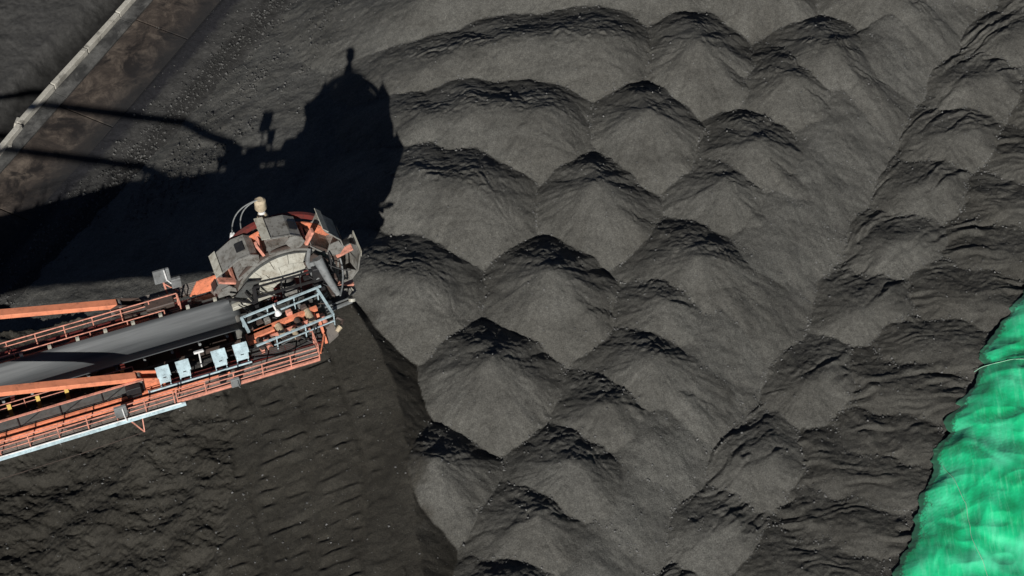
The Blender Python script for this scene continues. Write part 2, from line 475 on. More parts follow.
for row in 'ABCDE':
    ks = [k for k, h in enumerate(HEAPS) if h['row'] == row]
    ks.sort(key=lambda k: HEAPS[k]['py'])
    seen = []
    for k in ks:
        mk = VID == k+3
        if (mk & INV).sum() > 150:
            seen.append(k)
        else:
            TMASK |= mk
    for n, k in enumerate(seen):
        nm, lb, gp = ROWS[row]
        w = ORD[n] if n else 'first'
        o = patch(nm, VID == k+3, M_HEAP)
        tag(o, lb.format(w), 'coal heap', gp)
for k, h in enumerate(HEAPS):
    if h['row'] == 'T':
        TMASK |= (VID == k+3)
o = patch('stockpile_terrain', TMASK, M_HEAP)
if o:
    tag(o, 'coal terrain beyond the counted heaps and below the tarpaulin', kind='structure')

# the ground beyond the surveyed field
m, nt, b = new_mat('far ground')
b.inputs['Base Color'].default_value = (0.07, 0.068, 0.065, 1)
b.inputs['Roughness'].default_value = 0.95
g0 = np.array([[-1500, -1500, -1.75], [1500, -1500, -1.75], [1500, 1500, -1.75], [-1500, 1500, -1.75]], float)
o = link('ground', np_mesh('ground', g0, np.array([[0, 1, 2, 3]])), m)
tag(o, 'flat dark ground of the coal terminal', kind='structure')

# ---------------------------------------------------------------- mesh builder
class MB:
    def __init__(s):
        s.v, s.f = [], []
    def add(s, vs, fs):
        n = len(s.v)
        s.v += [tuple(map(float, p)) for p in vs]
        s.f += [tuple(i+n for i in q) for q in fs]
        return s
    def box(s, c, d, rz=0.0, rx=0.0, ry=0.0):
        m = Matrix.Rotation(rz, 3, 'Z') @ Matrix.Rotation(ry, 3, 'Y') @ Matrix.Rotation(rx, 3, 'X')
        vs = []
        for i in (-.5, .5):
            for j in (-.5, .5):
                for k in (-.5, .5):
                    vs.append(m @ Vector((i*d[0], j*d[1], k*d[2]))+Vector(c))
        return s.add(vs, [(0, 1, 3, 2), (4, 6, 7, 5), (0, 4, 5, 1), (2, 3, 7, 6), (0, 2, 6, 4), (1, 5, 7, 3)])
    def bar(s, a, b, w, h):
        a, b = Vector(a), Vector(b)
        d = (b-a).normalized()
        x = d.cross(Vector((0, 0, 1)))
        if x.length < 1e-3:
            x = Vector((1, 0, 0))
        x.normalize()
        y = x.cross(d)
        vs = [p+x*w*i+y*h*j for p in (a, b) for i, j in ((-.5, -.5), (.5, -.5), (.5, .5), (-.5, .5))]
        return s.add(vs, [(3, 2, 1, 0), (4, 5, 6, 7)]+[(k, (k+1) % 4, 4+(k+1) % 4, 4+k) for k in range(4)])
    def tube(s, pts, r, n=8):
        pts = [Vector(p) for p in pts]
        rs = r if isinstance(r, (list, tuple)) else [r]*len(pts)
        vs, fs = [], []
        for i, p in enumerate(pts):
            d = (pts[min(i+1, len(pts)-1)]-pts[max(i-1, 0)]).normalized()
            x = d.cross(Vector((0.02, 0.01, 1)))
            if x.length < 0.1:
                x = d.cross(Vector((1, 0, 0)))
            x.normalize()
            y = x.cross(d)
            for k in range(n):
                t = 2*math.pi*k/n
                vs.append(p+(x*math.cos(t)+y*math.sin(t))*rs[i])
        for i in range(len(pts)-1):
            for k in range(n):
                fs.append((i*n+k, i*n+(k+1) % n, (i+1)*n+(k+1) % n, (i+1)*n+k))
        fs.append(tuple(range(n-1, -1, -1)))
        fs.append(tuple(range((len(pts)-1)*n, len(pts)*n)))
        return s.add(vs, fs)
    def prism(s, poly, axis, a, b):
        """poly of 2-D points swept along axis ('y': points are (x, z)); from a to b"""
        def P(p, t):
            return {'x': (t, p[0], p[1]), 'y': (p[0], t, p[1]), 'z': (p[0], p[1], t)}[axis]
        n = len(poly)
        return s.add([P(p, a) for p in poly]+[P(p, b) for p in poly],
                     [tuple(range(n)), tuple(range(2*n-1, n-1, -1))]+[(k, n+k, n+(k+1) % n, (k+1) % n) for k in range(n)])
    def mesh(s, name, m, smooth=False, bev=0.0):
        me = bpy.data.meshes.new(name)
        me.from_pydata(s.v, [], s.f)
        import bmesh
        bm = bmesh.new()
        bm.from_mesh(me)
        bmesh.ops.recalc_face_normals(bm, faces=bm.faces)
        if bev > 0:
            es = [e for e in bm.edges if len(e.link_faces) == 2 and e.calc_face_angle(0) > 0.5]
            bmesh.ops.bevel(bm, geom=es, offset=bev, segments=1, affect='EDGES')
        bm.to_mesh(me)
        bm.free()
        if smooth:
            for p in me.polygons:
                p.use_smooth = True
            me.set_sharp_from_angle(angle=R(40))
        me.materials.append(m)
        return me
    def build(s, name, m, parent=None, smooth=False, bev=0.0):
        return link(name, s.mesh(name, m, smooth, bev), None, parent)

# ---------------------------------------------------------------- yard: kerb wall, apron, stained slabs
def conc_mat(name, a, b_, stain=(0.03, 0.025, 0.02), st=0.5, sc_=0.6, edge=(0.55, 0.62)):
    m, nt, b = new_mat(name)
    geo = nt.nodes.new('ShaderNodeNewGeometry')
    co = geo.outputs['Position']
    c = ramp(nt, tex(nt, 1.3, 6, 0.65, co), [(0.3, a), (0.7, b_)])
    f = ramp(nt, tex(nt, sc_, 5, 0.6, co, 0.4), [(edge[0], (0,)*3), (edge[1], (st,)*3)])
    c = mix(nt, f, c, stain)
    f2 = ramp(nt, tex(nt, 9, 5, 0.7, co), [(0.45, (0,)*3), (0.75, (0.6,)*3)])
    c = mix(nt, f2, c, tuple(x*0.5 for x in a))
    nt.links.new(c, b.inputs['Base Color'])
    b.inputs['Roughness'].default_value = 0.9
    b.inputs['Specular IOR Level'].default_value = 0.2
    bump(nt, b, tex(nt, 18, 5, 0.7, co), 0.4, 0.02)
    return m
M_KERB = conc_mat('pale concrete', (0.38, 0.36, 0.31), (0.54, 0.52, 0.46), (0.10, 0.095, 0.085), 0.6, 0.9)
M_APRON = conc_mat('dusty concrete', (0.06, 0.06, 0.058), (0.15, 0.148, 0.14), (0.03, 0.03, 0.03), 0.85, 0.7, (0.46, 0.6))

def slab_mat():
    m, nt, b = new_mat('brown stained slab')
    geo = nt.nodes.new('ShaderNodeNewGeometry')
    co = geo.outputs['Position']
    c = ramp(nt, tex(nt, 0.6, 8, 0.75, co, 0.8), [(0.30, (0.022, 0.019, 0.018)), (0.5, (0.062, 0.050, 0.042)), (0.68, (0.150, 0.122, 0.098))])
    f = ramp(nt, tex(nt, 0.45, 6, 0.65, co, 0.6), [(0.50, (0,)*3), (0.60, (0.9,)*3)])
    c = mix(nt, f, c, (0.017, 0.015, 0.015))
    sx = nt.nodes.new('ShaderNodeSeparateXYZ')
    nt.links.new(objco(nt), sx.inputs[0])
    ab = nd(nt, 'ShaderNodeMath', operation='MULTIPLY_ADD')
    nt.links.new(tex(nt, 0.7, 6, 0.7, co), ab.inputs[0])
    ab.inputs[1].default_value = -2.6
    nt.links.new(sx.outputs[1], ab.inputs[2])
    mr = nd(nt, 'ShaderNodeMapRange')
    nt.links.new(ab.outputs[0], mr.inputs[0])
    mr.inputs[1].default_value = -3.3; mr.inputs[2].default_value = -1.0
    mr.inputs[3].default_value = 0.9; mr.inputs[4].default_value = 0.0
    c = mix(nt, mr.outputs[0], c, (0.026, 0.026, 0.027))
    nt.links.new(c, b.inputs['Base Color'])
    b.inputs['Roughness'].default_value = 0.9
    b.inputs['Specular IOR Level'].default_value = 0.15
    bump(nt, b, tex(nt, 9, 7, 0.75, co), 0.5, 0.05)
    return m
M_SLAB = slab_mat()
FA = math.atan2(fd[1], fd[0])+0.07
def yard_pt(t, s, z=0.0):
    return (f0[0]+fd[0]*t+fn[0]*s, f0[1]+fd[1]*t+fn[1]*s, z)
def strip_pt(t, s):
    return yard_pt(t, s-0.07*(t+6.18))
wall = empty('kerb_wall', strip_pt(-15, -10.2), FA)
tag(wall, 'low pale concrete kerb wall of jointed blocks beside the dark ditch', 'wall')
MB().box((2, 0, -0.55), (64, 0.34, 0.9)).build('footing', M_APRON, wall)
r2 = random.Random(3)
L_ = 3.95
for k in range(-7, 8):
    bl = MB().box((0, 0, 0.14), (L_-0.08, 0.38, 0.5)).build('block', M_KERB, wall, False, 0.03)
    low = k <= -2
    bl.location = (k*L_+1.2, (r2.uniform(-.22, .22) if low else r2.uniform(-.02, .02)), r2.uniform(-.04, .04))
    bl.rotation_euler = (r2.uniform(-.06, .06) if low else 0, r2.uniform(-.02, .02), r2.uniform(-.05, .05) if low else r2.uniform(-.005, .005))
# broken pieces lying along the top of the far end of the wall
for k, (t, sd_, ln) in enumerate(((-4.4, 0.42, 0.9), (-6.3, -0.40, 0.7), (-8.6, 0.40, 1.1))):
    br = MB().prism([(-ln/2, -.1), (ln/2, -.14), (ln/2-.1, .12), (-ln/2+.14, .16)], 'y', -.12, .12).build('rubble', M_KERB, wall, False, 0.02)
    br.location = (t, sd_, -0.05)
    br.rotation_euler = (0.2, 0.05, r2.uniform(-.5, .5))
ap = empty('concrete_apron', strip_pt(-15, -9.45), FA)
tag(ap, 'grey dusty concrete apron along the kerb wall', kind='structure')
for k in range(-4, 5):
    p = MB().box((0, 0, -0.06), (7.96, 1.0, 0.14)).build('slab', M_APRON, ap, False, 0.015)
    p.location = (k*8.0+3, 0, 0)
st = empty('stained_pavement', strip_pt(-15, -6.75), FA)
tag(st, 'brown stained concrete pavement with transverse joints', kind='structure')
for k in range(-4, 5):
    p = MB().box((0, 0, -0.10), (9.2, 4.25, 0.16)).build('slab', M_SLAB, st, False, 0.02)
    p.location = (k*9.3+3.0, 0, 0.004*(k % 2))
    p.rotation_euler = (0, 0.001*((k % 3)-1), 0)

# ---------------------------------------------------------------- tarpaulin
def tarp_mat():
    m, nt, b = new_mat('green tarpaulin')
    geo = nt.nodes.new('ShaderNodeNewGeometry')
    mp = nd(nt, 'ShaderNodeMapping')
    nt.links.new(geo.outputs['Position'], mp.inputs[0])
    mp.inputs['Rotation'].default_value = (0, 0, R(-14))
    mp.inputs['Scale'].default_value = (1, 0.10, 0.2)
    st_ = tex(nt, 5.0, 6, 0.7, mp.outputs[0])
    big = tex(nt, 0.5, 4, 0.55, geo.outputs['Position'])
    c = ramp(nt, big, [(0.30, (0.001, 0.36, 0.125)), (0.49, (0.012, 0.60, 0.25)), (0.68, (0.09, 0.77, 0.41))])  # dark to pale patches paint in sunlit sheen, besides dust and wear
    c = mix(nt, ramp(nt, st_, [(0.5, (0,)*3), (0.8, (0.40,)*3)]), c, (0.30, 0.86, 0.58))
    da = nd(nt, 'ShaderNodeAttribute', attribute_name='dust')
    dm_ = nd(nt, 'ShaderNodeMath', operation='MULTIPLY_ADD')
    nt.links.new(tex(nt, 6.0, 6, 0.75, geo.outputs['Position']), dm_.inputs[0])
    dm_.inputs[1].default_value = 1.0
    nt.links.new(da.outputs['Fac'], dm_.inputs[2])
    c = mix(nt, ramp(nt, dm_.outputs[0], [(0.80, (0,)*3), (0.98, (0.85,)*3)]), c, (0.03, 0.05, 0.04))
    nt.links.new(c, b.inputs['Base Color'])
    b.inputs['Roughness'].default_value = 0.5
    b.inputs['Specular IOR Level'].default_value = 0.5
    b.inputs['Sheen Weight'].default_value = 0.1
    n = bump(nt, b, st_, 0.25, 0.06)
    bump(nt, b, tex(nt, 60, 2, 0.5, geo.outputs['Position']), 0.15, 0.01, n)
    return m
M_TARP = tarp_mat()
ne_ = 520
sarc = np.concatenate([[0], np.cumsum(np.linalg.norm(np.diff(ew, axis=0), axis=1))])
tt = np.linspace(0, sarc[-1], ne_)
ex_, ey_ = np.interp(tt, sarc, ew[:, 0]), np.interp(tt, sarc, ew[:, 1])
jk = np.cumsum(rng.uniform(0.15, 0.9, 120))
jag = 0.16*fbm(tt*0.9, tt*0+3.3, 201, 3, 0.6)+np.interp(tt, jk, rng.uniform(-0.22, 0.16, 120))
ss = np.concatenate([np.linspace(0, 11, 180), np.linspace(11.3, 24, 20)])
TXs = ex_[:, None]+jag[:, None]*np.exp(-ss/0.3)[None]+ss[None]*0.99
TYs = ey_[:, None]+ss[None]*0.06
# lay the sheet on a smoothed copy of the heaps
def blur(a, n):
    k = np.ones(n)/n
    a = np.apply_along_axis(lambda q: np.convolve(np.pad(q, n//2, mode='edge'), k, 'valid')[:len(q)], 0, a)
    return np.apply_along_axis(lambda q: np.convolve(np.pad(q, n//2, mode='edge'), k, 'valid')[:len(q)], 1, a)
jx = max(0, int((12-GX0)/GS))
SUB = blur(blur(ZTOP[:, jx:], 71), 71)+0.10
MX = ZTOP[:, jx:]
i_ = np.clip(((TYs-GY0)/GS).round().astype(int), 0, SH[0]-1)
j_ = np.clip(((TXs-GX0)/GS).round().astype(int)-jx, 0, SUB.shape[1]-1)
inner = 1-np.exp(-(ss/1.2)**1.4)[None]
TZs = blur(MX, 41)[i_, j_]*(1-inner)+SUB[i_, j_]*inner+0.05
rx, ry = TXs*math.cos(R(14))-TYs*math.sin(R(14)), TXs*math.sin(R(14))+TYs*math.cos(R(14))
TZs = TZs+0.035+inner*(0.14+0.34*fbm(TXs*0.24+0.1*TYs, TYs*0.26, 211, 2)+0.05*wave(ry/1.7+0.9*fbm(TXs*0.25, TYs*0.25, 251, 2))+0.30*ridge(TXs*0.22+0.16*TYs, TYs*0.26-0.2*TXs, 215, 2)+0.10*np.abs(noise(rx*0.8, ry*0.25, 217))+0.05*noise(rx*1.6, ry*0.16, 219)+0.022*noise(rx*5, ry*0.3, 221))
TZs = np.maximum(TZs, Z[:, jx:][i_, j_]+0.04)
TN = len(ss)
tidx = np.arange(ne_*TN).reshape(ne_, TN)
tq = np.stack([tidx[:-1, :-1], tidx[1:, :-1], tidx[1:, 1:], tidx[:-1, 1:]], -1).reshape(-1, 4)
tv = np.stack([TXs, TYs, TZs], -1).reshape(-1, 3)
td = np.broadcast_to(np.exp(-ss/0.45)[None], TXs.shape)*0.9+0.18*fbm(TXs*0.6, TYs*0.6, 233, 4)
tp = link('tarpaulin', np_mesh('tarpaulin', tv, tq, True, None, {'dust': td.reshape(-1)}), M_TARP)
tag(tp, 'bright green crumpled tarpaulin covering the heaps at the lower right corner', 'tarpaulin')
sol = tp.modifiers.new('thickness', 'SOLIDIFY')
sol.thickness = 0.012
sol.offset = -1
def tarp_z(x, y):
    d = (TXs-x)**2+(TYs-y)**2
    return TZs.ravel()[int(np.argmin(d))]
m, nt, b = new_mat('pale rope')
b.inputs['Base Color'].default_value = (0.30, 0.56, 0.40, 1)
b.inputs['Roughness'].default_value = 0.8
M_ROPE = m
def rope(pix, lab, r=0.018):
    pw = np.array([at(x, y, 8.0)[:2] for x, y in pix])
    sa = np.concatenate([[0], np.cumsum(np.linalg.norm(np.diff(pw, axis=0), axis=1))])
    q = np.linspace(0, sa[-1], int(sa[-1]/0.25)+2)
    xs, ys = np.interp(q, sa, pw[:, 0])+0.06*fbm(q*0.8, q*0+2, 240, 3), np.interp(q, sa, pw[:, 1])
    o = MB().tube([(x, y, tarp_z(x, y)+0.015) for x, y in zip(xs, ys)], r, 5).build('rope', M_ROPE, None, True)
    tag(o, lab, 'rope', 'ropes lying on the tarpaulin')
rope([(944, 462), (955, 484), (965, 508), (970, 545), (982, 572), (992, 600)], 'thin pale rope running down the middle of the green tarpaulin')
rope([(976, 366), (984, 361), (1000, 361), (1030, 363), (1060, 366)], 'thin pale rope crossing the upper end of the green tarpaulin', 0.018)

# ---------------------------------------------------------------- loose lumps
def lumps(name, pts, lo, hi, m, lab):
    n = len(pts)
    base = np.array([[1, 0, 0], [-1, 0, 0], [0, 1, 0], [0, -1, 0], [0, 0, 1], [0, 0, -1]], float)
    tri = np.array([[0, 2, 4], [2, 1, 4], [1, 3, 4], [3, 0, 4], [2, 0, 5], [1, 2, 5], [3, 1, 5], [0, 3, 5]])
    sz = lo*(hi/lo)**(rng.random(n)**2.2)
    v = base[None]*(0.6+0.8*rng.random((n, 6, 1)))*sz[:, None, None]
    a = rng.uniform(0, 6.283, n)
    c, s = np.cos(a)[:, None], np.sin(a)[:, None]
    tl = rng.uniform(-.7, .7, n)[:, None]
    x = v[..., 0]*c-v[..., 1]*s; y = v[..., 0]*s+v[..., 1]*c
    z = v[..., 2]*0.8+tl*x
    x, y = x+pts[:, 0:1], y+pts[:, 1:2]
    z = z+height(pts[:, 0], pts[:, 1])[:, None]+sz[:, None]*0.25
    f = (tri[None]+(np.arange(n)*6)[:, None, None]).reshape(-1, 3)
    o = link(name, np_mesh(name, np.stack([x, y, z], -1).reshape(-1, 3), f, False), m)
    tag(o, lab, kind='stuff')
bd = (VID[:-1, :-1] != VID[1:, :-1]) | (VID[:-1, :-1] != VID[:-1, 1:])
bi, bj = np.nonzero(bd & (VID[:-1, :-1] > 2))
pk = rng.integers(0, len(bi), 12000)
p1 = np.stack([GX0+bj[pk]*GS, GY0+bi[pk]*GS], -1)+rng.normal(0, 0.14, (12000, 2))*np.array([1, 1])
p5 = np.stack([rng.uniform(-29, -8, 500), rng.uniform(-22, -6, 500)], -1)
p2 = np.stack([rng.uniform(-26, 30, 4500), rng.uniform(-20, 33, 4500)], -1)
gt, gs_ = rng.uniform(-32, 8, 3200), rng.normal(-1.2, 0.8, 3200)
p3 = np.array([yard_pt(t, s)[:2] for t, s in zip(gt, gs_)])
cl = rng.uniform(0, 1, (14, 2))*np.array([22, 4])+np.array([-22, 1.5])
p4 = np.concatenate([np.array([yard_pt(c[0]+d[0]*1.6, c[1]+d[1]*0.5)[:2] for d in rng.normal(0, 1, (130, 2))]) for c in cl])
def not_tarp(p):
    xe = np.interp(p[:, 1], ey_[::-1], ex_[::-1])
    return p[(p[:, 0] < xe-0.1) | (p[:, 1] > ey_[0])]
M_GRAVEL = coal_mat('gravel', (0.03, 0.03, 0.028), (0.075, 0.074, 0.07), grain=0.4, spec=0.4, rough=0.6)
lumps('coal_lumps', not_tarp(np.concatenate([p1, p2, p5])), 0.02, 0.09, M_LUMP, 'loose coal lumps scattered in the valleys between the heaps')
lumps('gravel', np.concatenate([p3, p4]), 0.025, 0.14, M_GRAVEL, 'loose gravel and coal lumps along the foot of the stockpile')

# ---------------------------------------------------------------- bucket wheel reclaimer
def paint(name, col, dirt=(0.05, 0.045, 0.04), amt=0.5, rough=0.55, metal=0.0, sc_=1.6, spec=0.4):
    m, nt, b = new_mat(name)
    co = objco(nt)
    geo = nt.nodes.new('ShaderNodeNewGeometry')
    c = ramp(nt, tex(nt, 2.5, 5, 0.6, geo.outputs['Position']), [(0.3, tuple(x*0.82 for x in col)), (0.7, tuple(min(1, x*1.08) for x in col))])
    f = ramp(nt, tex(nt, sc_, 7, 0.72, geo.outputs['Position']), [(0.46, (0,)*3), (0.68, (amt,)*3)])
    c = mix(nt, f, c, dirt)
    f = ramp(nt, tex(nt, sc_*4, 5, 0.7, geo.outputs['Position']), [(0.56, (0,)*3), (0.68, (amt*0.8,)*3)])
    c = mix(nt, f, c, tuple(0.5*x for x in dirt))
    nt.links.new(c, b.inputs['Base Color'])
    b.inputs['Roughness'].default_value = rough
    b.inputs['Metallic'].default_value = metal
    b.inputs['Specular IOR Level'].default_value = spec
    bump(nt, b, tex(nt, 12, 5, 0.6, geo.outputs['Position']), 0.15, 0.02)
    return m
ORANGE = paint('faded orange paint', (0.80, 0.26, 0.14), amt=0.6)
CORAL = paint('sun bleached coral paint', (0.74, 0.32, 0.23), amt=0.6, sc_=3)
BAR = paint('salmon bar paint', (0.86, 0.30, 0.16), (0.30, 0.12, 0.08), 0.4, sc_=0.8)
RED = paint('dark red primer', (0.16, 0.03, 0.025), amt=0.7)
RUST = paint('dusty brown steel', (0.085, 0.06, 0.05), amt=0.7)
STEEL = paint('worn bucket steel', (0.27, 0.265, 0.245), (0.07, 0.055, 0.04), 0.8, 0.55, 0.2)
PALE = paint('pale chute plate', (0.43, 0.42, 0.36), (0.17, 0.14, 0.10), 0.7, 0.45)
SILVER = paint('galvanised grey', (0.20, 0.21, 0.21), amt=0.45)
BLUE = paint('pale blue paint', (0.56, 0.72, 0.77), (0.16, 0.19, 0.20), 0.5)
FRAME = paint('grey blue frame paint', (0.44, 0.56, 0.60), (0.15, 0.17, 0.18), 0.6)
WHITE = paint('white lamp enamel', (0.80, 0.80, 0.78), (0.4, 0.4, 0.38), 0.2)
CREAM = paint('cream motor paint', (0.52, 0.43, 0.30), (0.15, 0.11, 0.07), 0.6, sc_=4)
YELLOW = paint('yellow bracket paint', (0.62, 0.42, 0.10), (0.2, 0.14, 0.06), 0.4, sc_=4)
BLACK = paint('black steel', (0.018, 0.018, 0.02), amt=0.4)
GRATE = paint('dusty grey walkway', (0.27, 0.24, 0.215), (0.05, 0.045, 0.04), 0.75, sc_=2.5)
WEB = paint('dark grey web plate', (0.085, 0.088, 0.085), (0.04, 0.035, 0.03), 0.7)
BELT, nt, b = new_mat('conveyor rubber')
mp = nd(nt, 'ShaderNodeMapping')
nt.links.new(objco(nt), mp.inputs[0])
mp.inputs['Scale'].default_value = (0.12, 3.0, 1.0)
bt = tex(nt, 1.6, 6, 0.65, mp.outputs[0])
nt.links.new(ramp(nt, bt, [(0.3, (0.050, 0.054, 0.057)), (0.7, (0.112, 0.119, 0.123))]), b.inputs['Base Color'])
b.inputs['Roughness'].default_value = 0.55

ba, bb = at(0, 457, 16), at(318, 362, 16)
BANG = math.atan2(bb[1]-ba[1], bb[0]-ba[0])
RC = empty('bucket_wheel_reclaimer', tuple(bb), BANG)
tag(RC, 'orange bucket wheel reclaimer boom with grey buckets, conveyor belt and walkways', 'reclaimer')
UL = -34.0
def part(mb, name, m, parent=RC, **k):
    return mb.build(name, m, parent, **k)
def copies(src, n, locs, parent):
    out = []
    for k, l in enumerate(locs):
        o = src if k == 0 else src.copy()
        if k:
            COL.objects.link(o)
            o.parent = parent
        o.location = l
        out.append(o)
    return out

# main girders, cross beams, bracing below the deck
for v, u1, mt in ((1.35, 0.6, RUST), (6.05, -3.9, RUST)):
    g = part(MB().box(((UL+u1)/2, v, -0.45), (u1-UL, 0.30, 0.8)).box(((UL+u1)/2, v, -0.87), (u1-UL, 0.5, 0.05)), 'girder', mt)
    part(MB().box(((UL+u1)/2, v, -0.02), (u1-UL, 0.50, 0.05)), 'top_flange', RED, g)
cb = part(MB().box((0, 3.7, -0.35), (0.22, 4.38, 0.34)), 'cross_beam', RED)
copies(cb, 0, [(u, 0, 0) for u in np.arange(-0.9, UL, -2.84)], RC)
br = part(MB().bar((0, 1.5, -0.62), (2.84, 5.9, -0.62), 0.14, 0.14).bar((0, 5.9, -0.80), (2.84, 1.5, -0.80), 0.14, 0.14), 'bracing', RUST)
copies(br, 0, [(u, 0, 0) for u in np.arange(-3.74, UL, -2.84)], RC)

part(MB().box(((UL-3.0)/2, 3.7, -0.94), (-3.0-UL, 4.6, 0.06)), 'bottom_plate', RUST)
# conveyor: troughed belt, stringers, idlers with white and yellow brackets
def belt_prof(w):
    pts = []
    for k in range(13):
        t = -1+2*k/12
        pts.append((3.9+t*w, 0.18+0.62*max(0, abs(t)-0.2)**1.3*1.35))
    return pts
pr = belt_prof(1.10)
BU = -3.3
vs, fs = [], []
us = list(np.linspace(UL, BU, 46))+[BU+0.25, BU+0.42, BU+0.48]
dz = [0]*46+[-0.10, -0.26, -0.5]
for u, d in zip(us, dz):
    fl = 1.0 if d == 0 else 0.4
    for (v, w) in pr:
        vs.append((u, v, 0.22+(w-0.22)*fl+d))
n = len(pr)
for i in range(len(us)-1):
    for k in range(n-1):
        fs.append((i*n+k, i*n+k+1, (i+1)*n+k+1, (i+1)*n+k))
belt = part(MB().add(vs, fs), 'conveyor_belt', BELT, smooth=True)
belt.modifiers.new('thickness', 'SOLIDIFY').thickness = 0.03
part(MB().tube([(BU+0.1, 2.85, -0.15), (BU+0.1, 4.95, -0.15)], 0.34, 20), 'head_pulley', STEEL, smooth=True)
for v in (2.62, 5.18):
    part(MB().box(((UL+BU)/2, v, 0.02), (BU-UL, 0.12, 0.24)), 'stringer', RED if v > 4 else RUST)
IP = 1.45
iu = [-3.95-IP*k for k in range(21)]
idl = part(MB().tube([(0, 3.45, 0.13), (0, 4.35, 0.13)], 0.075, 10).tube([(0, 2.85, 0.50), (0, 3.42, 0.15)], 0.075, 10).tube([(0, 4.38, 0.15), (0, 4.95, 0.50)], 0.075, 10), 'idler', SILVER, smooth=True)
copies(idl, 0, [(u, 0, -0.03) for u in iu], RC)
wb_ = part(MB().prism([(5.00, 0.05), (5.18, 0.05), (5.14, 1.0), (5.02, 1.0)], 'x', -0.09, 0.09), 'idler_bracket', PALE)
copies(wb_, 0, [(u, 0, 0) for u in iu], RC)
yb = part(MB().prism([(1.78, 0.02), (2.10, 0.02), (2.24, 0.72), (2.14, 0.78), (1.98, 0.5)], 'x', -0.10, 0.10), 'idler_bracket', YELLOW)
copies(yb, 0, [(u+0.2, 0.25, 0) for u in iu if u < -9.4], RC)

# handrails: top rail with posts and two lower rails
def handrail(name, p0, p1, m, h=1.1, step=1.5, r=0.032, mids=(0.40, 0.75), toe=None):
    p0, p1 = Vector(p0), Vector(p1)
    d = p1-p0
    n = max(1, round(d.length/step))
    up = Vector((0, 0, h))
    hr = part(MB().tube([p0+up, p1+up], r, 8), name, m, smooth=True)
    for mm in mids:
        part(MB().tube([p0+Vector((0, 0, mm)), p1+Vector((0, 0, mm))], r*0.8, 6), 'mid_rail', m, hr, smooth=True)
    po = MB().tube([(0, 0, 0), (0, 0, h-0.01)], r*1.1, 6).build('post', m, hr, True)
    copies(po, 0, [p0+d*(k/n) for k in range(n+1)], hr)
    if toe:
        tm, th, tw = toe
        part(MB().bar(p0+Vector((0, 0, th/2)), p1+Vector((0, 0, th/2)), tw, th), 'toe_board', tm, hr)
    return hr
def deck(name, u0, u1, v0, v1, w, m, L=1.45, th=0.05):
    n = max(1, round((u1-u0)/L))
    l = (u1-u0)/n
    d = part(MB().box(((u0+u1)/2, v0+0.04, w-th-0.05), (u1-u0, 0.08, 0.12)).box(((u0+u1)/2, v1-0.04, w-th-0.05), (u1-u0, 0.08, 0.12)), name, RUST)
    mb = MB()
    nb = int((v1-v0)/0.11)
    for k in range(nb):
        mb.box((0, v0+(k+0.5)*(v1-v0)/nb, 0), (l-0.03, 0.07, th))
    mb.box((0, (v0+v1)/2, -0.03), (0.06, v1-v0, 0.03))
    p = mb.build('deck_panel', m, d)
    copies(p, 0, [(u0+l*(k+0.5), 0, w-th/2+0.002) for k in range(n)], d)
    return d
# south walkway
deck('walkway', UL, 0.15, 0.06, 1.06, 0.06, GRATE)
handrail('handrail', (-7.35, 0.04, 0.06), (0.12, 0.04, 0.06), CORAL, toe=(CORAL, 0.16, 0.10))
handrail('handrail', (UL, 0.02, 0.06), (-7.5, 0.02, 0.06), CORAL)
handrail('handrail', (0.14, 0.10, 0.06), (0.14, 1.15, 0.06), CORAL, step=1.0)
tr = part(MB().box(((UL-7.0)/2, -0.14, 0.10), (-7.0-UL, 0.11, 0.05)).box(((UL-7.0)/2, -0.21, 0.04), (-7.0-UL, 0.03, 0.14)), 'cable_tray', BLUE)
part(MB().tube([(UL, -0.12, 0.16), (-7.2, -0.12, 0.16)], 0.035, 6), 'cable', WHITE, tr, smooth=True)
# orange pipes and kick strip along the inner edge of the walkway
part(MB().box(((UL-8.6)/2, 1.12, 0.16), (-8.6-UL, 0.10, 0.22)), 'kick_plate', ORANGE)
for k, (v, w, r, u1, mt) in enumerate(((0.86, 0.13, 0.06, -4.4, ORANGE), (0.70, 0.12, 0.045, -5.8, ORANGE), (0.50, 0.11, 0.03, -1.0, CORAL))):
    part(MB().tube([(UL, v, w), (u1, v, w)], r, 8), 'pipe', mt, smooth=True)
# side web of the boom left of the cabinets: grey plates between stiffeners under a coral rail
web = part(MB().box(((UL-8.7)/2, 1.24, 1.14), (-8.7-UL, 0.10, 0.06)), 'side_rail', CORAL)
wp = MB().box((0, 1.26, 0.68), (2.06, 0.04, 0.84)).build('web_plate', WEB, web)
uw = [-9.8-2.12*k for k in range(11)]
copies(wp, 0, [(u, 0.01*(k % 2), 0) for k, u in enumerate(uw)], web)
sf = MB().box((1.05, 1.20, 0.66), (0.05, 0.10, 0.90)).build('stiffener', BLACK, web)
copies(sf, 0, [(u, 0, 0) for u in uw], web)
sf = MB().bar((-0.95, 1.225, 0.3), (0.1, 1.225, 1.05), 0.03, 0.05).build('brace', BLACK, web)
copies(sf, 0, [(u, 0, 0) for u in uw], web)
hr = handrail('handrail', (UL, 2.42, 0.1), (-9.0, 2.42, 0.1), CORAL, 0.75, 2.9, 0.025, (0.4,))
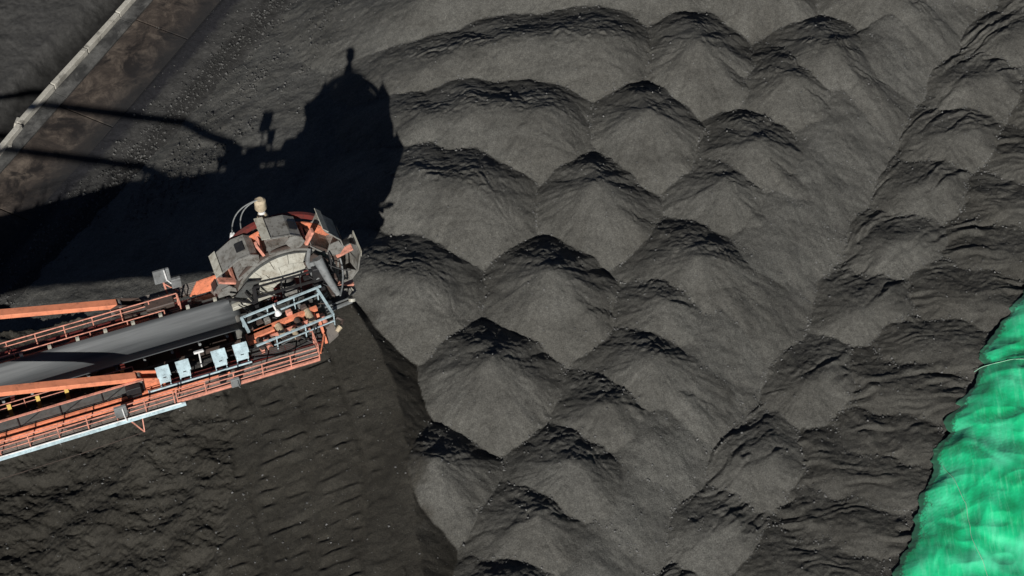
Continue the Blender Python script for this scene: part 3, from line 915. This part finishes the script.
# north walkway
deck('walkway', UL, -5.7, 5.32, 5.92, 0.06, GRATE)
handrail('handrail', (UL, 5.96, 0.06), (-5.75, 5.96, 0.06), CORAL)
handrail('handrail', (UL, 5.30, 0.06), (-6.6, 5.30, 0.06), CORAL, 0.85, 1.9, 0.028, (0.45,))
handrail('handrail', (-5.72, 5.34, 0.06), (-5.72, 5.92, 0.06), CORAL, step=0.6)
part(MB().box((-9.5, 5.62, 0.14), (4.2, 0.14, 0.10)), 'pipe_cover', ORANGE)
part(MB().tube([(UL, 5.50, 0.14), (-6.4, 5.50, 0.14)], 0.05, 8), 'pipe', ORANGE, smooth=True)
part(MB().tube([(UL, 5.78, 0.13), (-7.5, 5.78, 0.13)], 0.04, 8), 'pipe', RUST, smooth=True)

# tension bars that rise towards the mast
for v, u1 in ((1.55, -8.1), (6.42, -7.9)):
    a, b2 = Vector((u1-0.9, v, 1.10)), Vector((u1-27, v, 1.10+26.1*0.31))
    tb = part(MB().bar(a, b2, 0.46, 0.30), 'tension_bar', BAR, bev=0.03)
    part(MB().prism([(u1-1.3, 1.10), (u1-0.9, 1.28), (u1+0.3, 0.75), (u1+0.5, 0.0), (u1-0.7, 0.0), (u1-1.2, 0.85)], 'y', v-0.27, v-0.23)
         .prism([(u1-1.3, 1.10), (u1-0.9, 1.28), (u1+0.3, 0.75), (u1+0.5, 0.0), (u1-0.7, 0.0), (u1-1.2, 0.85)], 'y', v+0.23, v+0.27), 'link_plate', RUST if v > 3 else ORANGE, tb)
    part(MB().tube([(u1-0.75, v-0.33, 1.02), (u1-0.75, v+0.33, 1.02)], 0.11, 10), 'pin', STEEL, tb, smooth=True)

# pale blue switch cabinets on a pale blue tray
tray = part(MB().box((-5.9, 1.02, 0.30), (5.4, 0.10, 0.06)).box((-5.9, 0.94, 0.36), (5.4, 0.03, 0.10)), 'cabinet_rail', BLUE)
for k, u in enumerate((-7.65, -6.62, -4.75, -3.62)):
    w_ = 0.58 if k < 2 else 0.64
    c = part(MB().prism([(0.95, 0.72), (1.36, 0.72), (1.36, 1.46), (0.95, 1.30)], 'x', u-w_/2, u+w_/2), 'switch_cabinet', BLUE, bev=0.015)
    part(MB().prism([(0.89, 1.30), (1.42, 1.51), (1.42, 1.545), (0.89, 1.335)], 'x', u-w_/2-0.05, u+w_/2+0.05), 'canopy', BLUE, c)
    part(MB().box((u, 0.94, 1.02), (w_-0.12, 0.02, 0.42)), 'door', BLUE, c, bev=0.006)
    part(MB().box((u, 0.925, 1.22), (0.16, 0.03, 0.05)), 'handle', BLACK, c)
    part(MB().box((u-w_/2+0.04, 1.1, 0.38), (0.05, 0.05, 0.70)).box((u+w_/2-0.04, 1.1, 0.38), (0.05, 0.05, 0.70)), 'stand', BLUE, c)
def lamp(u, v, w0, w1, face=-1):
    l = part(MB().tube([(u, v, w0), (u, v, w1)], 0.04, 8), 'lamp_post', WHITE, smooth=True)
    part(MB().box((u, v, w1+0.03), (0.52, 0.18, 0.12), rx=0.3*face), 'lamp_head', WHITE, l, bev=0.03)
lamp(-5.65, 1.75, 0.1, 1.35)
for (u, v, w, mt) in ((-1.2, 3.0, 1.1, WHITE),):
    l = part(MB().tube([(u, v, w), (u-0.12, v+0.1, w+0.55)], 0.05, 8), 'lamp_post', mt, smooth=True)
    part(MB().tube([(u+0.05, v-0.08, w-0.12), (u, v, w+0.12)], [0.20, 0.09], 10), 'lamp_head', mt, l, smooth=True)
# grey junction boxes hung on the outer handrail
for u, w_, h_ in ((-10.2, 0.62, 0.8), (-4.35, 0.46, 0.62)):
    jb = part(MB().box((u, -0.10, 0.92 if w_ > .5 else 0.5), (w_, 0.16, h_)), 'junction_box', SILVER, bev=0.02)
    part(MB().tube([(u+0.1, -0.22, 1.25 if w_ > .5 else .75), (u+0.12, -0.24, 0.6 if w_ > .5 else .3), (u+0.18, -0.2, 0.1)], 0.035, 6), 'conduit', WHITE if w_ > .5 else SILVER, jb, smooth=True)
part(MB().box((-9.3, 1.0, 0.75), (0.75, 0.3, 0.7)), 'control_box', BLACK, bev=0.02)
part(MB().box((-4.9, 0.45, 0.35), (0.3, 0.25, 0.5)), 'control_box', BLACK, bev=0.02)
# stay of a thin cable below the walkway
ss_ = part(MB().bar((-9.9, -0.1, 0.0), (-9.35, -0.75, -0.45), 0.05, 0.05).bar((-9.25, -0.1, 0.0), (-9.35, -0.75, -0.45), 0.05, 0.05), 'cable_stay', CORAL)
part(MB().tube([(-9.35, -0.75, -0.45), (-12.5, -0.78, -0.62), (-17, -0.8, -0.7), (-25, -0.8, -0.5), (-33, -0.75, -0.4)], 0.014, 5), 'wire', RUST, ss_)

# end platform with pale blue guard frame and drives
deck('platform', -3.1, 1.35, 1.25, 4.35, 0.02, WEB, 0.9)
YW = R(7)
def pf(u, v, w):
    c_, s__ = math.cos(YW), math.sin(YW)
    return (-0.8+(u*c_-v*s__), 2.55+(u*s__+v*c_), w)
fr = part(MB().bar(pf(-2.15, 0.95, 1.15), pf(2.35, 0.95, 1.15), 0.10, 0.08), 'guard_frame', FRAME)
for (a, b2, t_) in (((-2.15, .62, 1.0), (2.1, .62, 1.0), .06), ((-2.1, -.95, 1.0), (2.2, -.95, 1.0), .09), ((2.1, .95, 1.15), (2.2, -.95, 1.0), .12), ((-2.12, .95, 1.15), (-2.12, .0, 1.05), .14), ((-1.2, -1.05, .62), (2.2, -1.05, .62), .05)):
    part(MB().bar(pf(*a), pf(*b2), t_, t_), 'frame_bar', FRAME, fr)
for u, v in ((-2.1, .95), (-0.7, .95), (0.8, .95), (2.12, .95), (2.2, -.95), (0.6, -.95), (-1.0, -.95)):
    part(MB().bar(pf(u, v, 0.05), pf(u, v, 1.1), 0.06, 0.06), 'post', FRAME, fr)
dr = part(MB().box(pf(-0.2, 0.25, 0.45), (3.9, 0.20, 0.24), rz=YW), 'drive_beam', ORANGE)
part(MB().box(pf(-1.5, 0.1, 0.32), (1.5, 0.5, 0.5), rz=YW), 'gear_case', ORANGE, bev=0.05)
part(MB().box(pf(0.4, -0.2, 0.25), (3.0, 0.16, 0.2), rz=YW), 'drive_beam', CORAL)
for k, (u, v, r, l, mt) in enumerate(((-0.5, -0.25, .2, .8, CREAM), (0.5, -0.3, .17, .7, RUST), (1.2, -0.1, .2, .9, CREAM), (-1.4, -0.7, .16, .6, CORAL), (1.75, -0.65, .17, .6, CORAL), (0.1, -0.75, .16, .55, CREAM), (-1.75, -0.5, .15, .6, RUST))):
    mo = part(MB().tube([pf(u, v-l/2, 0.45), pf(u, v+l/2, 0.45)], r, 12), 'drive_motor', mt, smooth=True)
    part(MB().tube([pf(u, v-l/2-0.08, 0.45), pf(u, v-l/2, 0.45)], r*0.8, 12), 'fan_cowl', RUST, mo, smooth=True)
for u in (-1.0, 0.1, 0.9, 1.5):
    part(MB().bar(pf(u, -0.8, 0.2), pf(u, 0.75, 0.2), 0.10, 0.16), 'motor_bracket', (RUST, CORAL, RUST, CORAL)[int(u*2) % 4])
for k, (u, v) in enumerate(((-1.9, 0.45), (-0.9, 0.55), (0.3, 0.5), (1.1, 0.45))):
    part(MB().box(pf(u, v, 0.62), (0.32, 0.26, 0.34), rz=YW), 'valve_block', (RUST, STEEL, CORAL, RUST)[k], bev=0.03)
part(MB().bar((0.75, 0.9, 0.1), (0.75, 2.3, 0.9), 0.14, 0.10).bar((0.2, 0.1, 0.55), (0.75, 1.2, 0.5), 0.10, 0.10), 'support_strut', ORANGE)
part(MB().tube([(-3.0, 1.3, 0.12), (-1.5, 1.0, 0.10), (0, 1.35, 0.12), (0.9, 1.1, 0.12)], 0.035, 6), 'hose', BLACK, smooth=True)
part(MB().prism([(0.9, 0.9), (1.5, 1.25), (1.45, 2.0), (0.95, 1.95)], 'z', 0.0, 0.2), 'end_plate', GRATE)
# black rail and machinery between the platform and the wheel
bk = part(MB().bar((-2.0, 4.42, 1.75), (1.35, 4.42, 1.75), 0.09, 0.09), 'black_rail', BLACK)
for u in (-1.95, -0.5, 0.5, 1.3):
    part(MB().bar((u, 4.42, 0.05), (u, 4.42, 1.75), 0.07 if u > -1.9 else 0.2, 0.07), 'post', BLACK, bk)
part(MB().bar((-2.0, 4.42, 0.9), (1.35, 4.42, 0.9), 0.08, 0.14), 'mid_rail', BLACK, bk)
part(MB().bar((-3.4, 4.6, 1.3), (-2.0, 4.40, 0.5), 0.10, 0.12).bar((-2.4, 4.5, 1.5), (-1.95, 4.42, 0.3), 0.1, 0.1), 'brace', BLACK, bk)
part(MB().tube([(1.6, 4.7, 2.3), (1.9, 4.2, 1.2), (2.25, 3.6, 0.3)], [.28, .22, .16], 10).tube([(1.3, 4.9, 2.0), (1.45, 4.5, 1.0)], .2, 10), 'hydraulic_cylinder', SILVER, smooth=True)
part(MB().box((1.5, 4.6, 0.9), (0.6, 0.5, 1.9)), 'bearing_stand', BLACK, bev=0.05)
et = part(MB().bar((1.3, 2.55, 0.5), (2.75, 2.75, 0.5), 0.12, 0.14).bar((1.3, 2.85, 0.5), (2.75, 3.0, 0.5), 0.06, 0.06), 'end_arm', SILVER)
part(MB().tube([(2.75, 2.75, 0.5), (2.78, 2.85, 0.62)], 0.2, 10), 'arm_tip', PALE, et, smooth=True)
part(MB().tube([(1.3, 2.1, 0.3), (1.75, 2.1, 0.35), (1.95, 1.85, 0.33), (1.8, 1.65, 0.3)], 0.09, 10), 'bent_pipe', RUST, smooth=True)
part(MB().tube([(1.45, 1.35, 0.25), (1.7, 1.5, 0.35)], [.11, .14], 12), 'end_lamp', CREAM, smooth=True)

def arcpts(p0, p1, p2, n=14):
    p0, p1, p2 = Vector(p0), Vector(p1), Vector(p2)
    return [(1-t)**2*p0+2*t*(1-t)*p1+t*t*p2 for t in np.linspace(0, 1, n)]
# wheel
WU, WV0, WV1, WW = 0.0, 5.35, 6.75, 0.10
def pol(r, a, v):
    return (WU+r*math.cos(a), v, WW+r*math.sin(a))
def ringmesh(r0, r1, v0, v1, n=64, a0=0.0, a1=2*math.pi):
    mb = MB()
    vs, fs = [], []
    full = abs(a1-a0-2*math.pi) < 1e-6
    N = n if full else n+1
    for k in range(N):
        a = a0+(a1-a0)*k/n
        vs += [pol(r0, a, v0), pol(r1, a, v0), pol(r1, a, v1), pol(r0, a, v1)]
    for k in range(n):
        i, j = k*4, ((k+1) % N)*4
        fs += [(i+q, i+(q+1) % 4, j+(q+1) % 4, j+q) for q in range(4)]
    if not full:
        fs += [(0, 1, 2, 3), (N*4-1, N*4-2, N*4-3, N*4-4)]
    return mb.add(vs, fs)
drum = part(ringmesh(2.55, 2.72, WV0, WV1), 'wheel_drum', STEEL, smooth=True)
part(ringmesh(2.72, 2.95, WV0+0.02, WV0+0.10), 'front_ring', RUST, drum, smooth=True)
part(ringmesh(2.72, 3.30, WV1-0.10, WV1-0.02), 'rear_ring', ORANGE, drum, smooth=True)
part(MB().tube([(WU, WV0-0.75, WW), (WU, WV1+1.0, WW)], 0.45, 20), 'wheel_shaft', STEEL, smooth=True)
disc = part(ringmesh(0.45, 2.55, WV1-0.35, WV1-0.25), 'wheel_disc', RED, smooth=True)
guard = part(ringmesh(3.25, 3.55, WV1+0.25, WV1+0.45, 30, R(40), R(150)), 'guard_arc', RED, smooth=True)
# pale chute ring: plates in two courses
ch = part(ringmesh(1.38, 2.58, WV0-0.12, WV0-0.04, 48, R(-15), R(195)), 'chute_ring', WEB)
for ci_, (r0, r1, d0, d1) in enumerate(((1.15, 1.97, -0.58, -0.32), (1.985, 2.56, -0.315, -0.10))):
    nn = 4
    for k in range(nn):
        a0, a1 = R(56+92*k/nn)+0.006, R(56+92*(k+1)/nn)-0.006
        if ci_:
            a0 += 0.12; a1 += 0.12
        vs = []
        for r, d in ((r0, d0), (r1, d1)):
            for a in (a0, (a0+a1)/2, a1):
                vs.append(pol(r, a, WV0+d))
        for r, d in ((r0, d0), (r1, d1)):
            for a in (a0, (a0+a1)/2, a1):
                vs.append(pol(r, a, WV0+d+0.05))
        fs = [(0, 1, 4, 3), (1, 2, 5, 4), (6, 9, 10, 7), (7, 10, 11, 8), (0, 3, 9, 6), (2, 8, 11, 5), (0, 6, 7, 1), (1, 7, 8, 2), (3, 4, 10, 9), (4, 5, 11, 10)]
        o = MB().add(vs, fs).build('plate', PALE, ch)
        o.rotation_euler = (random.uniform(-.004, .004), 0, 0)
# buckets: open shells that face the way the wheel turns
NB = 8
def bucket_mesh():
    prof = [(-0.85, 2.80), (0.20, 2.74), (0.80, 2.80), (1.02, 3.05), (0.92, 3.50), (0.35, 3.86), (-0.95, 4.02)]
    mb = MB()
    th = 0.06
    n = len(prof)
    cxx, czz = 0.0, 3.3
    inner = [(x+(cxx-x)*0.09, z+(czz-z)*0.11) for x, z in prof]
    inner[0] = (prof[0][0], prof[0][1]+th); inner[-1] = (prof[-1][0], prof[-1][1]-th)
    v0, v1 = -0.68, 0.68
    vs = [(x, v, z) for v in (v0, v1) for (x, z) in prof]+[(x, v, z) for v in (v0, v1) for (x, z) in inner]
    fs = []
    for k in range(n-1):
        fs.append((k, k+1, n+k+1, n+k))
        fs.append((2*n+k, 3*n+k, 3*n+k+1, 2*n+k+1))
    for e in (0, n-1):
        fs.append((e, n+e, 3*n+e, 2*n+e))
    mb.add(vs, fs)
    mb.prism(prof[:-1]+[(-0.93, 3.98), (-0.62, 3.32), (-0.83, 2.80)], 'y', v1, v1+0.05)
    mb.prism([(0.38, 2.76), (0.85, 2.80), (1.10, 3.06), (0.96, 3.46), (0.34, 3.75), (0.05, 3.30)], 'y', v0-0.05, v0)
    for (x0, z0), (x1, z1) in zip(prof[:-1], prof[1:]):
        mb.bar((x0, v0-0.03, z0), (x1, v0-0.03, z1), 0.09, 0.07)
    return mb
bsrc = None
for k in range(NB):
    b_ = part(bucket_mesh(), 'bucket', STEEL) if bsrc is None else bsrc[0].copy()
    lip = vent = arm = None
    if bsrc is None:
        lip = MB().prism([(-0.75, 4.03), (-1.16, 4.07), (-1.16, 4.11), (-0.70, 4.08)], 'y', -0.75, 0.75).build('cutting_lip', PALE, b_)
        vent = MB().prism([(0.42, 3.85), (0.80, 3.62), (0.83, 3.66), (0.44, 3.89)], 'y', -0.28, 0.28).build('wear_plate', BLACK, b_)
        arm = MB().box((-1.28, -0.55, 3.20), (0.14, 0.34, 0.95), ry=-0.36).box((-1.13, 0.0, 2.80), (0.14, 1.3, 0.14), ry=-0.36).build('arm_plate', CORAL, b_)
        bsrc = (b_, lip, vent, arm)
    else:
        COL.objects.link(b_)
        b_.parent = RC
        for q in bsrc[1:]:
            c = q.copy()
            COL.objects.link(c)
            c.parent = b_
    a = R(-2+360/NB*k)
    b_.location = (WU, (WV0+WV1)/2, WW)
    b_.rotation_euler = (0, -(a-math.pi/2), 0)

for k, (a0, a1, v) in enumerate(((R(20), R(52), 4.75), (R(-6), R(30), 4.9), (R(150), R(178), 4.85))):
    part(MB().bar(pol(2.5, a0, v), pol(1.2, a1, v-0.1), 0.20, 0.16), 'chute_brace', (BLACK, RUST, WEB)[k])
part(MB().prism([(-3.3, 0.55), (-2.2, 1.9), (-1.5, 1.75), (-2.3, 0.5)], 'y', 4.72, 4.80), 'skirt_plate', WEB)
part(MB().prism([(0.9, 1.9), (1.5, 2.5), (2.2, 1.7), (2.0, 0.7), (1.3, 0.9)], 'y', 4.85, 4.95), 'skirt_plate', RUST)
part(MB().tube([pol(2.9, R(62), 5.2), pol(2.2, R(60), 4.85), pol(1.6, R(40), 4.7)], [.10, .13, .10], 8), 'feed_pipe', SILVER, smooth=True)
part(MB().tube(arcpts(pol(3.0, R(40), 5.1), pol(2.6, R(15), 4.4), pol(1.3, R(5), 4.4)), 0.045, 6), 'hose', BLACK, smooth=True)
part(MB().tube(arcpts(pol(3.1, R(20), 5.2), pol(3.0, R(5), 4.6), (2.3, 3.4, 0.4)), 0.05, 6), 'hose', SILVER, smooth=True)
part(MB().box((2.2, 4.4, 0.6), (0.5, 0.4, 0.5)).box((1.9, 3.9, 0.4), (0.3, 0.9, 0.2)), 'lubrication_unit', RUST, bev=0.03)
# drive tower behind the wheel with its hoses, guard and work light
part(MB().tube([(-0.45, 7.25, 0.2), (-0.45, 7.25, 2.2)], 0.62, 20), 'gearbox', RED, smooth=True)
part(MB().tube([(-0.45, 7.25, 2.2), (-0.45, 7.25, 2.36), (-0.45, 7.25, 2.37), (-0.45, 7.25, 2.75)], [0.80, 0.82, 0.74, 0.62], 24), 'gearbox_flange', RUST, smooth=True)
mt_ = part(MB().tube([(-0.45, 7.25, 2.75), (-0.45, 7.25, 3.0), (-0.45, 7.25, 3.05), (-0.45, 7.25, 3.7), (-0.47, 7.25, 4.0)], [0.42, 0.42, 0.34, 0.30, 0.2], 18), 'drive_motor', CREAM, smooth=True)
part(MB().tube([(-0.47, 7.25, 4.0), (-0.47, 7.25, 4.25)], [0.19, 0.16], 14), 'motor_neck', WHITE, mt_, smooth=True)
part(MB().tube([(-0.48, 7.25, 4.25), (-0.48, 7.25, 4.42), (-0.48, 7.25, 4.95), (-0.48, 7.25, 5.05)], [0.22, 0.32, 0.30, 0.18], 16), 'motor_cap', CREAM, mt_, smooth=True)
for k, (e, c) in enumerate((((-2.15, 7.3, 3.0), (-2.05, 7.3, 4.9)), ((-1.65, 7.35, 3.1), (-1.7, 7.35, 4.7)))):
    part(MB().tube(arcpts((-0.6, 7.25, 5.05), c, e), 0.035, 6), 'hose', SILVER, smooth=True)
part(MB().tube([(-2.15, 7.3, 2.55), (-2.15, 7.3, 2.95)], [0.2, 0.12], 10), 'work_light', WHITE, smooth=True)
part(MB().bar((-2.15, 7.3, 1.0), (-2.15, 7.3, 2.6), 0.08, 0.08), 'light_post', RUST)
part(MB().box((-1.0, 7.3, 0.6), (3.4, 1.2, 1.0)), 'drive_frame', RED, bev=0.04)
# side deck left of the wheel with an orange gusset and two floodlight boxes on a strut
deck('platform', -9.2, -2.6, 6.55, 7.25, 0.10, GRATE, 1.3)
part(MB().prism([(-5.05, 0.15), (-3.55, 0.15), (-3.45, 1.25), (-4.55, 1.15)], 'y', 6.28, 6.36), 'gusset', ORANGE)
part(MB().box((-4.3, 5.6, -0.1), (1.9, 1.1, 0.5)).box((-4.0, 5.2, 0.3), (1.2, 0.6, 0.6)), 'chute', WEB, bev=0.05)
part(MB().prism([(-3.2, 0.3), (-0.9, 0.6), (-0.9, 0.9), (-3.2, 0.55)], 'y', 4.45, 5.15), 'chute_lip', PALE, bev=0.02)
part(MB().box((-6.7, 5.95, 0.75), (1.5, 0.7, 0.35)), 'pile_tray', RUST, bev=0.05)
fp = part(MB().bar((-6.1, 6.9, 0.1), (-6.25, 6.9, 1.9), 0.09, 0.09).bar((-5.5, 6.9, 0.1), (-6.2, 6.9, 1.1), 0.07, 0.07), 'light_strut', CORAL)
part(MB().box((-6.2, 6.85, 1.75), (0.86, 0.14, 0.90), rx=-0.1), 'light_panel', SILVER, fp, bev=0.02)
part(MB().box((-5.55, 6.75, 1.05), (0.52, 0.2, 0.72)), 'light_box', SILVER, fp, bev=0.03)
part(MB().tube([(-6.05, 6.74, 2.3), (-6.0, 6.72, 1.5), (-5.8, 6.72, 1.1)], 0.04, 6), 'conduit', WHITE, fp, smooth=True)

# clutter: cables on the end platform, pipe runs and spilt coal on the walkways
def sag(a, b, d, n=9):
    a, b = Vector(a), Vector(b)
    return [a.lerp(b, t)+Vector((0, 0, -d*4*t*(1-t))) for t in np.linspace(0, 1, n)]
cr = random.Random(5)
for k in range(9):
    u, v = cr.uniform(-2.6, 0.9), cr.uniform(1.4, 3.2)
    part(MB().tube(arcpts((u, v, 0.15), (u+cr.uniform(-.6, .9), v+cr.uniform(-.6, .6), 0.55), (u+cr.uniform(.4, 1.2), v+cr.uniform(-.8, .8), 0.12), 8), 0.03, 5), 'hose', (BLACK, RUST, BLACK, SILVER)[k % 4], smooth=True)
for k in range(7):
    u, v = cr.uniform(-2.5, 1.0), cr.uniform(1.5, 3.9)
    part(MB().box((u, v, 0.22), (cr.uniform(.15, .4), cr.uniform(.15, .35), cr.uniform(.2, .5)), rz=cr.uniform(-.2, .2)), 'equipment_box', (RUST, SILVER, CORAL, WEB)[k % 4], bev=0.02)
for k, (u, v, w) in enumerate(((-2.9, 4.3, 0.9), (-2.2, 4.9, 1.6), (1.0, 4.6, 1.2), (1.7, 5.0, 1.9))):
    part(MB().tube(sag((u, v, w), (u+1.5, v-0.8, w-0.7), 0.25), 0.035, 6), 'hose', BLACK, smooth=True)
part(MB().tube(sag((-2.0, 1.5, 0.6), (-12, 2.0, 0.5), 0.15), 0.03, 5), 'cable', BLACK, smooth=True)
part(MB().tube(sag((-3.2, 0.9, 0.2), (-20, 0.95, 0.2), 0.02), 0.03, 5), 'cable', BLACK, smooth=True)
def spill(u, v, w, a, b, h):
    n, rings = 14, 5
    vs, fs = [(u, v, w+h)], []
    for q in range(1, rings+1):
        for k in range(n):
            t = 2*math.pi*k/n
            f = q/rings
            j_ = 1+0.25*math.sin(3*t+u)+cr.uniform(-.1, .1)
            vs.append((u+a*f*j_*math.cos(t), v+b*f*j_*math.sin(t), w+h*(1-f)**1.2+cr.uniform(-.02, .02)*(q < rings)))
    for k in range(n):
        fs.append((0, 1+k, 1+(k+1) % n))
    for q in range(rings-1):
        for k in range(n):
            fs.append((1+q*n+k, 1+(q+1)*n+k, 1+(q+1)*n+(k+1) % n, 1+q*n+(k+1) % n))
    o = part(MB().add(vs, fs), 'spilt_coal', M_SPILL, smooth=True)
M_SPILL = coal_mat('spilt coal', (0.03, 0.029, 0.027), (0.06, 0.058, 0.054), grain=1.0)
for u, v, w, a, b, h in ((-7.3, 6.25, 0.3, 1.5, 0.4, 0.35), (-10.4, 5.6, 0.10, 1.3, 0.22, 0.14), (-13.6, 5.6, 0.10, 1.0, 0.22, 0.12), (-8.2, 5.2, 0.15, 1.0, 0.2, 0.2), (-4.4, 5.5, 0.2, 0.9, 0.5, 0.35), (-0.6, 1.9, 0.06, 0.9, 0.5, 0.12), (-2.0, 0.6, 0.08, 1.2, 0.25, 0.06), (-6.0, 2.1, 0.0, 1.6, 0.3, 0.2), (-12.0, 0.5, 0.08, 1.4, 0.25, 0.06)):
    spill(u, v, w, a, b, h)
